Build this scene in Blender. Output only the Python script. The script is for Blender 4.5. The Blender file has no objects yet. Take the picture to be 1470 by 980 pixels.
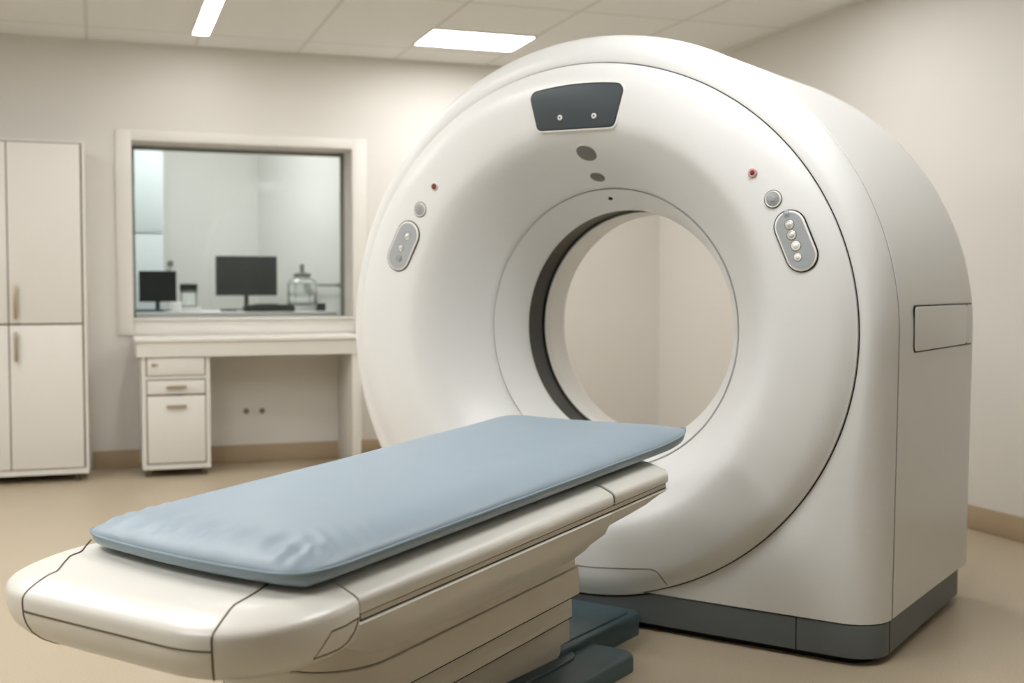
import bpy, bmesh, math, random
from mathutils import Vector, Matrix
random.seed(4)
S = bpy.context.scene
COL = S.collection
PI = math.pi
R = math.radians

# ------------------------------------------------------------------ materials
def srgb(r, g, b):
    f = lambda c: (c/255)/12.92 if c/255 <= .04045 else (((c/255)+.055)/1.055)**2.4
    return (f(r), f(g), f(b), 1)

def mat(name, col, rough=.5, metal=0, coat=0, noise=0, nscale=40, bump=0, bscale=200, spec=.5, emit=None, estr=0,
        trans=0, ior=1.45, alpha=1, bdist=.002):
    m = bpy.data.materials.new(name); m.use_nodes = True
    nt = m.node_tree; b = nt.nodes['Principled BSDF']
    b.inputs['Base Color'].default_value = col
    b.inputs['Roughness'].default_value = rough
    b.inputs['Metallic'].default_value = metal
    b.inputs['Coat Weight'].default_value = coat
    b.inputs['Coat Roughness'].default_value = .12
    b.inputs['Specular IOR Level'].default_value = spec
    b.inputs['IOR'].default_value = ior
    b.inputs['Transmission Weight'].default_value = trans
    if emit:
        b.inputs['Emission Color'].default_value = emit
        b.inputs['Emission Strength'].default_value = estr
    if noise or bump:
        tc = nt.nodes.new('ShaderNodeTexCoord')
        if noise:
            n = nt.nodes.new('ShaderNodeTexNoise'); n.inputs['Scale'].default_value = nscale
            n.inputs['Detail'].default_value = 4
            nt.links.new(tc.outputs['Object'], n.inputs['Vector'])
            mx = nt.nodes.new('ShaderNodeMix'); mx.data_type = 'RGBA'
            mx.inputs['A'].default_value = tuple(c*(1-noise) for c in col[:3]) + (1,)
            mx.inputs['B'].default_value = tuple(min(1, c*(1+noise)) for c in col[:3]) + (1,)
            nt.links.new(n.outputs['Fac'], mx.inputs['Factor'])
            nt.links.new(mx.outputs['Result'], b.inputs['Base Color'])
        if bump:
            n2 = nt.nodes.new('ShaderNodeTexNoise'); n2.inputs['Scale'].default_value = bscale
            n2.inputs['Detail'].default_value = 3
            nt.links.new(tc.outputs['Object'], n2.inputs['Vector'])
            bp = nt.nodes.new('ShaderNodeBump'); bp.inputs['Strength'].default_value = bump
            bp.inputs['Distance'].default_value = bdist
            nt.links.new(n2.outputs['Fac'], bp.inputs['Height'])
            nt.links.new(bp.outputs['Normal'], b.inputs['Normal'])
    return m

M = {}
M['shell'] = mat('ivory_moulded_plastic', srgb(226, 226, 223), .34, noise=.012, nscale=6)
M['tube'] = mat('ivory_bore_plastic', srgb(232, 229, 222), .3)
M['couch'] = mat('cream_couch_plastic', srgb(230, 227, 218), .3, noise=.012, nscale=8)
M['ped'] = mat('cream_sleeve_plastic', srgb(220, 213, 198), .42)
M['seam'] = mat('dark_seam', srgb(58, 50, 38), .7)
M['seam_soft'] = mat('brown_seam', srgb(98, 86, 64), .7)
M['dark'] = mat('black_gap', srgb(14, 14, 13), .8)
M['window_ring'] = mat('black_glossy_ring', srgb(34, 33, 29), .28)
M['plinth'] = mat('slate_grey_plinth', srgb(98, 103, 104), .45, noise=.03, nscale=20)
M['pad'] = mat('teal_base_plastic', srgb(72, 92, 98), .38, bump=.15, bscale=400)
M['fabric'] = mat('blue_vinyl_fabric', srgb(147, 163, 174), .42, noise=.04, nscale=14, bump=.22, bscale=900, bdist=.0008)
M['welt'] = mat('blue_vinyl_welt', srgb(132, 152, 162), .4)
M['panel'] = mat('charcoal_panel', srgb(58, 66, 70), .42)
M['bezel'] = mat('white_bezel', srgb(238, 236, 230), .3)
M['chrome'] = mat('brushed_chrome', srgb(214, 213, 210), .25, metal=.25)
M['key'] = mat('grey_membrane', srgb(168, 172, 174), .4, metal=.15, noise=.08, nscale=90)
M['keybtn'] = mat('grey_round_button', srgb(158, 160, 159), .3, metal=.1)
M['pink'] = mat('pink_lamp_ring', srgb(206, 160, 154), .3)
M['lens'] = mat('smoked_lens', srgb(112, 112, 104), .3)
M['red'] = mat('red_lamp', srgb(118, 44, 38), .3)
M['wall'] = mat('cream_wall_paint', srgb(222, 218, 210), .85, noise=.012, nscale=3, bump=.05, bscale=180)
M['ctrl'] = mat('pale_control_room_paint', srgb(216, 216, 210), .85)
M['ctrl_cab'] = mat('pale_blue_laminate', srgb(196, 206, 206), .5)
M['base'] = mat('taupe_baseboard', srgb(172, 152, 124), .6)
M['trim'] = mat('white_window_casing', srgb(228, 224, 216), .5)
M['cab'] = mat('white_laminate', srgb(222, 218, 210), .5, noise=.012, nscale=5)
M['cabgap'] = mat('shadow_gap', srgb(120, 110, 92), .8)
M['handle'] = mat('satin_nickel', srgb(176, 162, 140), .35, metal=.6)
M['foot'] = mat('grey_steel_foot', srgb(120, 112, 98), .4, metal=.5)
M['black'] = mat('black_plastic', srgb(16, 21, 22), .45, spec=.25)
M['screen'] = mat('black_screen', srgb(10, 26, 28), .3, spec=.2)
M['white'] = mat('white_plastic', srgb(232, 232, 228), .45)
M['frame'] = mat('grey_aluminium', srgb(128, 130, 122), .45, metal=.3)
M['outlet'] = mat('outlet_brown', srgb(140, 124, 98), .6)
M['light'] = mat('led_diffuser', (1, 1, 1, 1), .5, emit=(.975, .985, 1, 1), estr=23)
for nm_, st_ in (('light_visible', 18), ('light_dim', 9), ('light_bright', 25)):
    M[nm_] = mat('led_diffuser_'+nm_[6:], (1, 1, 1, 1), .5, emit=(.975, .985, 1, 1), estr=st_)
M['lframe'] = mat('white_light_frame', srgb(240, 238, 232), .5)
M['clear'] = mat('clear_glass', (.96, .98, .97, 1), .03, trans=1, ior=1.45)

def glass_pane():
    m = bpy.data.materials.new('thin_window_glass'); m.use_nodes = True
    nt = m.node_tree; nt.nodes.clear()
    o = nt.nodes.new('ShaderNodeOutputMaterial'); mx = nt.nodes.new('ShaderNodeMixShader')
    t = nt.nodes.new('ShaderNodeBsdfTransparent'); t.inputs['Color'].default_value = (.955, .97, .965, 1)
    g = nt.nodes.new('ShaderNodeBsdfGlossy'); g.inputs['Roughness'].default_value = .02
    f = nt.nodes.new('ShaderNodeFresnel'); f.inputs['IOR'].default_value = 1.5
    nt.links.new(f.outputs[0], mx.inputs[0]); nt.links.new(t.outputs[0], mx.inputs[1])
    nt.links.new(g.outputs[0], mx.inputs[2]); nt.links.new(mx.outputs[0], o.inputs[0])
    return m
M['pane'] = glass_pane()

def floor_mat():
    m = mat('beige_speckled_vinyl', srgb(178, 163, 138), .32)
    nt = m.node_tree; b = nt.nodes['Principled BSDF']
    tc = nt.nodes.new('ShaderNodeTexCoord')
    n = nt.nodes.new('ShaderNodeTexNoise'); n.inputs['Scale'].default_value = 260; n.inputs['Detail'].default_value = 5
    n2 = nt.nodes.new('ShaderNodeTexNoise'); n2.inputs['Scale'].default_value = 1.3
    cr = nt.nodes.new('ShaderNodeValToRGB')
    cr.color_ramp.elements[0].position = .3; cr.color_ramp.elements[0].color = srgb(166, 151, 126)
    cr.color_ramp.elements[1].position = .7; cr.color_ramp.elements[1].color = srgb(192, 178, 154)
    nt.links.new(tc.outputs['Object'], n.inputs['Vector']); nt.links.new(tc.outputs['Object'], n2.inputs['Vector'])
    nt.links.new(n.outputs['Fac'], cr.inputs[0]); nt.links.new(cr.outputs[0], b.inputs['Base Color'])
    bp = nt.nodes.new('ShaderNodeBump'); bp.inputs['Strength'].default_value = .12; bp.inputs['Distance'].default_value = .001
    nt.links.new(n.outputs['Fac'], bp.inputs['Height']); nt.links.new(bp.outputs[0], b.inputs['Normal'])
    mr = nt.nodes.new('ShaderNodeMapRange'); mr.inputs['To Min'].default_value = .26; mr.inputs['To Max'].default_value = .42
    nt.links.new(n2.outputs['Fac'], mr.inputs['Value']); nt.links.new(mr.outputs[0], b.inputs['Roughness'])
    return m
M['floor'] = floor_mat()

def ceil_mat():
    m = mat('white_ceiling_tiles', srgb(224, 218, 206), .9)
    nt = m.node_tree; b = nt.nodes['Principled BSDF']
    tc = nt.nodes.new('ShaderNodeTexCoord'); mp = nt.nodes.new('ShaderNodeMapping')
    mp.inputs['Location'].default_value = (-1.77, -5.71, 0)
    br = nt.nodes.new('ShaderNodeTexBrick'); br.offset = 0; br.squash = 1
    br.inputs['Scale'].default_value = 1; br.inputs['Brick Width'].default_value = .6; br.inputs['Row Height'].default_value = 1.2
    br.inputs['Mortar Size'].default_value = .011; br.inputs['Mortar Smooth'].default_value = .1
    br.inputs['Color1'].default_value = srgb(240, 239, 236); br.inputs['Color2'].default_value = srgb(237, 236, 233)
    br.inputs['Mortar'].default_value = srgb(222, 219, 212)
    nt.links.new(tc.outputs['Object'], mp.inputs[0]); nt.links.new(mp.outputs[0], br.inputs['Vector'])
    nt.links.new(br.outputs['Color'], b.inputs['Base Color'])
    return m
M['ceil'] = ceil_mat()

# ------------------------------------------------------------------ mesh helpers
def link(name, bm, m, parent=None, smooth=35, mats=None):
    bmesh.ops.remove_doubles(bm, verts=bm.verts, dist=1e-6)
    bmesh.ops.recalc_face_normals(bm, faces=bm.faces)
    me = bpy.data.meshes.new(name); bm.to_mesh(me); bm.free()
    for mm in (mats or [m]): me.materials.append(mm)
    if smooth:
        me.polygons.foreach_set('use_smooth', [True]*len(me.polygons))
        me.set_sharp_from_angle(angle=R(smooth))
    o = bpy.data.objects.new(name, me); COL.objects.link(o)
    if parent: o.parent = parent
    return o

def tag(o, label=None, cat=None, group=None, kind=None):
    if label: o['label'] = label
    if cat: o['category'] = cat
    if group: o['group'] = group
    if kind: o['kind'] = kind
    return o

def thing(name, label, cat, loc=(0, 0, 0), rz=0, group=None):
    o = bpy.data.objects.new(name, None); COL.objects.link(o)
    o.location = loc; o.rotation_euler = (0, 0, rz); o.empty_display_size = .1
    return tag(o, label, cat, group)

def box(bm, x0, x1, y0, y1, z0, z1, bev=0, seg=2):
    r = bmesh.ops.create_cube(bm, size=1)
    vs = r['verts']
    for v in vs:
        v.co = Vector((x0+(v.co.x+.5)*(x1-x0), y0+(v.co.y+.5)*(y1-y0), z0+(v.co.z+.5)*(z1-z0)))
    if bev:
        es = list({e for v in vs for e in v.link_edges})
        bmesh.ops.bevel(bm, geom=es, offset=bev, segments=seg, profile=.5, affect='EDGES')
    return bm

def bx(*a, **k): return box(bmesh.new(), *a, **k)

def grid_faces(bm, rows, closed=False):
    V = [[bm.verts.new(p) for p in row] for row in rows]
    for i in range(len(V)-1):
        n = len(V[i])
        for j in range(n if closed else n-1):
            a, b, c, d = V[i][j], V[i][(j+1) % n], V[i+1][(j+1) % n], V[i+1][j]
            try: bm.faces.new((a, b, c, d))
            except ValueError: pass
    return V

def cap(bm, row):
    try: bm.faces.new(row)
    except ValueError: pass

def tube(bm, pts, r, closed=False, n=8):
    pts = [Vector(p) for p in pts]
    rows = []
    N_ = len(pts); up = None
    for i, p in enumerate(pts):
        a = pts[(i-1) % N_] if (closed or i > 0) else p
        b = pts[(i+1) % N_] if (closed or i < N_-1) else p
        t = (b-a).normalized()
        if up is None:
            up = Vector((0, 0, 1)) if abs(t.z) < .9 else Vector((1, 0, 0))
        s = t.cross(up).normalized(); up = s.cross(t).normalized()
        rows.append([p + (s*math.cos(2*PI*k/n)+up*math.sin(2*PI*k/n))*r for k in range(n)])
    if closed: rows.append(rows[0])
    V = grid_faces(bm, rows, closed=True)
    if not closed:
        cap(bm, V[0][::-1]); cap(bm, V[-1])
    return bm

def lathe(bm, prof, n=32, M4=None, sx=None):
    """prof: (r, h) turned about local Z"""
    rows = []
    for r, h in prof:
        row = []
        for k in range(n):
            a = 2*PI*k/n
            p = Vector((r*math.cos(a), r*math.sin(a), h))
            row.append(M4 @ p if M4 else p)
        rows.append(row)
    V = grid_faces(bm, rows, closed=True)
    if prof[0][0] > 1e-5: cap(bm, V[0][::-1])
    if prof[-1][0] > 1e-5: cap(bm, V[-1])
    return bm

def prism(bm, outline, z0, z1, M4=None, bev=.0, seg=3):
    """outline: 2D closed; top edge rounded by bev"""
    n = len(outline)
    cx = sum(p[0] for p in outline)/n; cy = sum(p[1] for p in outline)/n
    def inset(d):
        out = []
        for i in range(n):
            a, b, c = Vector(outline[i-1]), Vector(outline[i]), Vector(outline[(i+1) % n])
            t = ((b-a).normalized()+(c-b).normalized())
            t = t.normalized() if t.length > 1e-9 else Vector((1, 0))
            out.append((b.x - t.y*d, b.y + t.x*d))
        return out
    area = sum(outline[i-1][0]*outline[i][1]-outline[i][0]*outline[i-1][1] for i in range(n))
    sg = 1 if area > 0 else -1
    rows = [[(x, y, z0) for x, y in outline]]
    if bev:
        for k in range(seg+1):
            a = k/seg*PI/2
            rows.append([(x, y, z1-bev+bev*math.sin(a)) for x, y in inset(sg*bev*(1-math.cos(a)))])
    else: rows.append([(x, y, z1) for x, y in outline])
    if M4: rows = [[M4 @ Vector(p) for p in r] for r in rows]
    V = grid_faces(bm, rows, closed=True)
    cap(bm, V[0][::-1]); cap(bm, V[-1])
    return bm

def rrect(x0, x1, y0, y1, r, n=8, rs=None):
    rs = rs or (r, r, r, r)      # corners: x1y1, x0y1, x0y0, x1y0
    out = []
    for (cx, cy, a0, rr) in ((x1, y1, 0, rs[0]), (x0, y1, 90, rs[1]), (x0, y0, 180, rs[2]), (x1, y0, 270, rs[3])):
        ox = cx-rr if cx == x1 else cx+rr; oy = cy-rr if cy == y1 else cy+rr
        for k in range(n+1):
            a = R(a0+90*k/n); out.append((ox+rr*math.cos(a), oy+rr*math.sin(a)))
    return out

# ------------------------------------------------------------------ room
XL, XR, YF, YB, HC = -2.6, 3.6, -2.2, 7.27, 2.47
WT = .30                              # wall thickness
WX0, WX1, WZ0, WZ1 = .205, 1.50, .86, 1.905   # window opening
CB = 9.2                              # control room back wall
def struct(name, bm, m, smooth=0):
    return tag(link(name, bm, m, smooth=smooth), kind='structure')
struct('floor', bx(XL-.1, XR+.1, YF-.1, CB+.2, -.1, 0), M['floor'])
struct('ceiling', bx(XL-.1, XR+.1, YF-.1, CB+.2, HC, HC+.1), M['ceil'])
b = bmesh.new()
box(b, XL, WX0, YB, YB+WT, 0, HC); box(b, WX1, XR, YB, YB+WT, 0, HC)
box(b, WX0, WX1, YB, YB+WT, 0, WZ0); box(b, WX0, WX1, YB, YB+WT, WZ1, HC)
struct('wall_back', b, M['wall'])
struct('wall_right', bx(XR, XR+.1, YF, YB+WT, 0, HC), M['wall'])
struct('wall_left', bx(XL-.1, XL, YF, YB+WT, 0, HC), M['wall'])
struct('wall_front', bx(XL, XR, YF-.1, YF, 0, HC), M['wall'])
def baseboard(name, x0, x1, y0, y1):
    struct(name, bx(x0, x1, y0, y1, 0, .105, bev=.004), M['base'], 30)
baseboard('baseboard_back', -.03, XR-.014, YB-.014, YB)
baseboard('baseboard_back_left', XL+.014, -.86, YB-.014, YB)
baseboard('baseboard_left', XL, XL+.014, YF, YB)
baseboard('baseboard_right', XR-.014, XR, YF, YB)
# control room
struct('wall_control_back', bx(-.6, 2.4, CB, CB+.1, 0, HC), M['ctrl'])
struct('wall_control_left', bx(-.7, -.6, YB+WT, CB+.1, 0, HC), M['ctrl'])
b = bmesh.new(); prism(b, [(1.17, CB), (1.74, YB+WT), (1.84, YB+WT), (1.27, CB)], 0, HC)
struct('wall_control_right', b, M['ctrl'])
# window casing, jamb lining, aluminium frame and pane
cas = bmesh.new()
CX0, CX1, CZ1 = .115, 1.59, 1.965
box(cas, CX0, WX0, YB-.012, YB, .775, CZ1, bev=.003); box(cas, WX1, CX1, YB-.012, YB, .775, CZ1, bev=.003)
box(cas, WX0, WX1, YB-.012, YB, WZ1, CZ1, bev=.003); box(cas, WX0, WX1, YB-.012, YB, .775, WZ0, bev=.003)
struct('trim_1', cas, M['trim'], 30)
fr = bmesh.new(); t = .022
y0, y1 = YB+WT-.045, YB+WT-.015
box(fr, WX0, WX0+t, y0, y1, WZ0, WZ1); box(fr, WX1-t, WX1, y0, y1, WZ0, WZ1)
box(fr, WX0+t, WX1-t, y0, y1, WZ1-t, WZ1); box(fr, WX0+t, WX1-t, y0, y1, WZ0, WZ0+t*.6)
win = struct('window_1', fr, M['frame'])
b = bx(WX0+t, WX1-t, y0+.012, y0+.018, WZ0+t*.6, WZ1-t)
for v in b.verts: v.co.y -= (v.co.z-1.38)*.026        # the pane leans slightly towards the room
link('pane', b, M['pane'], win, smooth=0)
link('window_sill', bx(WX0, WX1, YB-.03, y0, WZ0, WZ0+.012, bev=.004), M['trim'], win)

# ------------------------------------------------------------------ ceiling lights
def ceiling_panel(x0, x1, y0, y1, label, group=None, m='light', name='ceiling_light'):
    t = thing(name, label, 'ceiling light', ((x0+x1)/2, (y0+y1)/2, HC), 0, group)
    w, d = (x1-x0)/2, (y1-y0)/2
    f = bmesh.new(); e = .012
    box(f, -w-e, -w, -d-e, d+e, -.008, -.0005); box(f, w, w+e, -d-e, d+e, -.008, -.0005)
    box(f, -w, w, -d-e, -d, -.008, -.0005); box(f, -w, w, d, d+e, -.008, -.0005)
    link('frame', f, M['lframe'], t, 0)
    link('diffuser', bx(-w, w, -d, d, -.006, -.001), M[m], t, 0)
    return t
ceiling_panel(1.77, 2.36, 6.35, 6.76, 'square glowing ceiling panel above and behind the scanner ring', m='light_visible')
ceiling_panel(.53, .615, 4.6, 6.9, 'long narrow glowing strip light on the ceiling in front of the window', m='light_visible')
G = 'ceiling lights overhead behind the camera view'
ceiling_panel(2.4, 3.0, 4.35, 4.95, 'added fill-light panel behind the scanner near the right wall, out of frame', G, 'light_dim')  # unseen panel, added to brighten the right wall and the view through the bore
ceiling_panel(2.1, 2.7, 3.2, 3.5, 'square ceiling panel straight above the scanner, out of frame', G, 'light_dim')
ceiling_panel(-.7, -.1, 3.4, 4.0, 'added fill-light panel left of the patient table, out of frame', G, 'light_visible')  # extra unseen panel put in to light the left face of the ring
ceiling_panel(-1.6, -1.0, 4.6, 5.2, 'square ceiling panel left of the tall cabinet, out of frame', G)
ceiling_panel(-1.6, -1.0, 1.9, 2.5, 'square ceiling panel over the left part of the room, out of frame', G)
ceiling_panel(1.25, 1.85, 2.05, 2.65, 'square ceiling panel above the foot of the patient table, out of frame', G, 'light_visible')
ceiling_panel(.3, .9, 7.8, 8.2, 'square ceiling panel in the control room beyond the window', G, 'light_bright')

# ------------------------------------------------------------------ scanner gantry
GR = R(-53.02)
g = thing('ct_scanner', 'large ivory ring-shaped CT scanner with round open bore on a slate plinth', 'medical scanner',
          (1.429, 3.455, 0), GR)
ZC = .918
# front cover profile: radius -> depth
PR = [(.828, .0), (.818, -.010), (.795, -.022), (.76, -.029), (.70, -.031), (.64, -.028), (.61, -.016), (.575, .014),
      (.54, .058), (.50, .120), (.475, .163), (.458, .194)]
def smooth_prof(P, n=70):
    P = sorted(P); r0, r1 = P[0][0], P[-1][0]
    def f(r):
        if r <= r0: return P[0][1]
        if r >= r1: return P[-1][1]
        for i in range(len(P)-1):
            if P[i][0] <= r <= P[i+1][0]:
                q = (r-P[i][0])/(P[i+1][0]-P[i][0]); return P[i][1]+(P[i+1][1]-P[i][1])*q
    out = []
    for k in range(n+1):
        r = r0+(r1-r0)*k/n; s = w = 0
        hw = min(.022, r-r0, r1-r)
        for j in range(-4, 5):
            s += f(r+hw*j/4)
        out.append((r, s/9))
    return out
PROF = smooth_prof(PR)
def depth(r):
    if r < PROF[0][0]-.002: return .1985+(.4535-r)/(.4535-.394)*.113
    for i in range(len(PROF)-1):
        if PROF[i][0] <= r <= PROF[i+1][0]:
            q = (r-PROF[i][0])/(PROF[i+1][0]-PROF[i][0]); return PROF[i][1]+(PROF[i+1][1]-PROF[i][1])*q
    return 0
def stretch(r): return 1+.0735*min(1, max(0, (r-.455)/.373))
def SP(r, a, off=0):
    """point on cover at polar radius r, angle a; off pushes along the surface normal"""
    p = Vector((r*math.cos(a)*stretch(r), depth(r), ZC+r*math.sin(a)))
    if off: p = p + SN(r, a)*off
    return p
def SN(r, a):
    e = 1e-3
    dr = SP(r+e, a)-SP(r-e, a); da = SP(r, a+e)-SP(r, a-e)
    n = dr.cross(da).normalized()
    return n if n.y < 0 else -n
def polar(u, z):
    r = math.hypot(u, z-ZC)
    for _ in range(8): r = math.hypot(u/stretch(r), z-ZC)
    return r, math.atan2(z-ZC, u/stretch(r))
def SURF(u, z, off=0):
    r, a = polar(u, z); return SP(r, a, off), SN(r, a)
NA = 192
bm = bmesh.new()
rows = []
prof = [(r, d) for r, d in PROF]
def ring_row(r, d, s=None):
    s = stretch(r) if s is None else s
    return [Vector((r*math.cos(2*PI*k/NA)*s, d, ZC+r*math.sin(2*PI*k/NA))) for k in range(NA)]
rows.append(ring_row(.460, .215)); rows.append(ring_row(.4575, .20))
for r, d in prof[1:-1]: rows.append(ring_row(r, d))
rows.append(ring_row(.8272, -.0035)); rows.append(ring_row(.8278, .003)); rows.append(ring_row(.827, .03))
grid_faces(bm, rows, closed=True)
cover = link('front_cover', bm, M['shell'], g, 50)
# dark seam gaskets
bm = bmesh.new()
grid_faces(bm, [ring_row(.82, .0055), ring_row(.84, .0055)], closed=True)
grid_faces(bm, [ring_row(.452, .204), ring_row(.463, .204)], closed=True)
link('seam_gasket', bm, M['dark'], g)
# inner bore ring (lip)
bm = bmesh.new()
lip = [(.4565, .215), (.4555, .198), (.4535, .1965), (.445, .212), (.43, .240), (.415, .268), (.403, .291), (.396, .306),
       (.393, .314), (.3925, .320), (.394, .326), (.398, .330)]
grid_faces(bm, [ring_row(r, d, 1.0) for r, d in lip], closed=True)
link('bore_ring', bm, M['shell'], g, 50)
bm = bmesh.new()
grid_faces(bm, [ring_row(r, d, 1.0) for r, d in [(.398, .326), (.3985, .34), (.3985, .44)]], closed=True)
link('scan_window', bm, M['window_ring'], g)
bm = bmesh.new()
tb = [(.398, .436), (.392, .431), (.3885, .433), (.387, .437), (.3872, .442), (.3895, .4435), (.3895, .446), (.388, .448),
      (.387, .46), (.387, .548), (.390, .560), (.400, .580), (.425, .622), (.47, .695), (.53, .79), (.59, .88), (.635, .955), (.66, 1.0)]
grid_faces(bm, [ring_row(r, d, 1.0) for r, d in tb], closed=True)
link('bore_tunnel', bm, M['tube'], g, 50)

# body outline (open curve, from bottom right over the top to bottom left)
ZB = .118
def outline(rx, rz, zb, ue):
    P = []
    for k in range(22): P.append((ue+(rx-ue)*k/22, zb+(ZC-zb)*k/22))
    a1 = 180+math.degrees(math.asin((ZC-.36)/rz))
    for k in range(151):
        a = R(a1*k/150); P.append((rx*math.cos(a), ZC+rz*math.sin(a)))
    xl, zl = P[-1]
    for k in range(1, 11): P.append((xl+.0*k, zl+(zb-zl)*k/10))
    return P
def normals(P):
    out = []
    for i in range(len(P)):
        a = Vector(P[max(0, i-1)]); b = Vector(P[min(len(P)-1, i+1)]); t = (b-a).normalized()
        out.append(Vector((t.y, -t.x)))
    return out
O1 = outline(.966, .930, ZB, .957); N1 = normals(O1)
def amount(p, i):
    # fillet width: narrow beside the ring, wide on the lower corners
    base = .058+.022*max(0, (p[1]-ZC)/.93)
    if p[1] < ZC-.1 and p[0] > 0: base += .05*min(1, (ZC-.1-p[1])/.35)
    if p[1] < .36 and p[0] < 0: base += .03
    return base
FB = .118
Aw = [amount(p, i) for i, p in enumerate(O1)]
for _ in range(12): Aw = [Aw[0]]+[(Aw[i-1]+Aw[i]+Aw[i+1])/3 for i in range(1, len(Aw)-1)]+[Aw[-1]]
def row_at(inset_f, d):
    return [Vector((p[0]-n.x*a*inset_f, d, p[1])) if False else Vector((p[0]-n.x*a*inset_f, d, p[1]-n.y*a*inset_f)) for p, n, a in zip(O1, N1, Aw)]
bm = bmesh.new()
rows = []
D0 = .004
for k in range(13):
    t_ = k/12*PI/2
    rows.append(row_at(1-math.sin(t_), D0+(FB-D0)*(1-math.cos(t_))))
for r_ in rows:
    r_[0].z = ZB; r_[-1].z = ZB
rows.append([Vector((p[0]-n.x*.004, FB+.003, p[1]-n.y*.004)) for p, n in zip(O1, N1)])
rows.append([Vector((p[0]-n.x*.02, FB+.004, p[1]-n.y*.02)) for p, n in zip(O1, N1)])
grid_faces(bm, rows)
inner = rows[0]
loop = list(inner)
nb = 40
L, Rr = inner[-1], inner[0]
for k in range(1, nb): loop.append(L.lerp(Rr, k/nb))
ringp = []
for p in loop:
    a = math.atan2(p.z-ZC, p.x/1.0735)
    ringp.append(a)
def rr_(r, d): return [Vector((r*math.cos(a)*1.0735, d, ZC+r*math.sin(a))) for a in ringp]
R0, R1, R2, R3 = rr_(.8310, .03), rr_(.8308, D0+.003), rr_(.8313, D0+.0008), rr_(.833, D0)
mid = [q.lerp(p, .5) for p, q in zip(loop, R3)]
grid_faces(bm, [R0, R1, R2, R3, mid, loop], closed=True)
link('front_shell', bm, M['shell'], g, 40)
# rear shell
O2 = outline(.966, .9295, ZB, .957); N2 = normals(O2)
DR = 1.0
FL = .010        # the rear shell widens slightly towards the back
bm = bmesh.new(); rows = []
def r2(ins, d): return [Vector((p[0]-n.x*ins, d, p[1]-n.y*ins)) for p, n in zip(O2, N2)]
rows.append(r2(.02, .1305)); rows.append(r2(.0015, .1305)); rows.append(r2(0, .132))
for k in range(1, 12): rows.append(r2(-FL*(k/11)**1.3, .132+(DR-.05-.132)*k/11))
for k in range(1, 9):
    t_ = k/8*PI/2; rows.append(r2(-FL+.05*(1-math.cos(t_)), DR-.05+.05*math.sin(t_)))
for r_ in rows: r_[0].z = ZB; r_[-1].z = ZB
grid_faces(bm, rows)
loop = list(rows[-1]); L, Rr = loop[-1], loop[0]
for k in range(1, nb): loop.append(L.lerp(Rr, k/nb))
an = [math.atan2(p.z-ZC, p.x) for p in loop]
grid_faces(bm, [[Vector((.66*math.cos(a), DR, ZC+.66*math.sin(a))) for a in an], loop], closed=True)
rear = link('rear_shell', bm, M['shell'], g, 40)
bm = bmesh.new()
grid_faces(bm, [[Vector((p[0]-n.x*.0022, d, p[1]-n.y*.0022)) for p, n in zip(O1, N1)] for d in (.1185, .1325)])
link('shell_gasket', bm, M['dark'], g)
# plinth
XPL = O1[-1][0]
pl = rrect(XPL+.004, .953, .006, .955, .1, 12, rs=(.06, .06, .1, .1))
bm = bmesh.new(); prism(bm, pl, .022, ZB-.003, bev=.004)
plinth = link('plinth', bm, M['plinth'], g, 40)
bm = bmesh.new(); prism(bm, rrect(XPL+.04, .92, .04, .92, .08, 8), 0, .03); link('recessed_foot', bm, M['dark'], g)
for (x, y, h) in ((.72, .006, 0), (.953, .112, 1)):
    bm = bmesh.new(); box(bm, x-.0015, x+.0015 if not h else x+.0012, y-.0012, y+.003, .0225, ZB-.0035)
    link('plinth_seam', bm, M['dark'], plinth)
bm = bmesh.new(); prism(bm, rrect(XPL+.012, .945, .014, .945, .095, 12), ZB-.004, ZB+.004); link('base_gasket', bm, M['dark'], g)

# fittings on the front cover -------------------------------------------------
def frame_at(u, z, off=0, up=None):
    p, n = SURF(u, z, off)
    upv = Vector(up) if up else Vector((0, 0, 1))
    x = upv.cross(n).normalized(); y = n.cross(x)
    m = Matrix.Identity(4)
    for i in range(3): m[i][0], m[i][1], m[i][2], m[i][3] = x[i], y[i], n[i], p[i]
    return m
def round_part(name, u, z, prof, m, parent, n=28, off=0):
    b_ = bmesh.new(); lathe(b_, prof, n, frame_at(u, z, off)); return link(name, b_, m, parent, 40)
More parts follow.
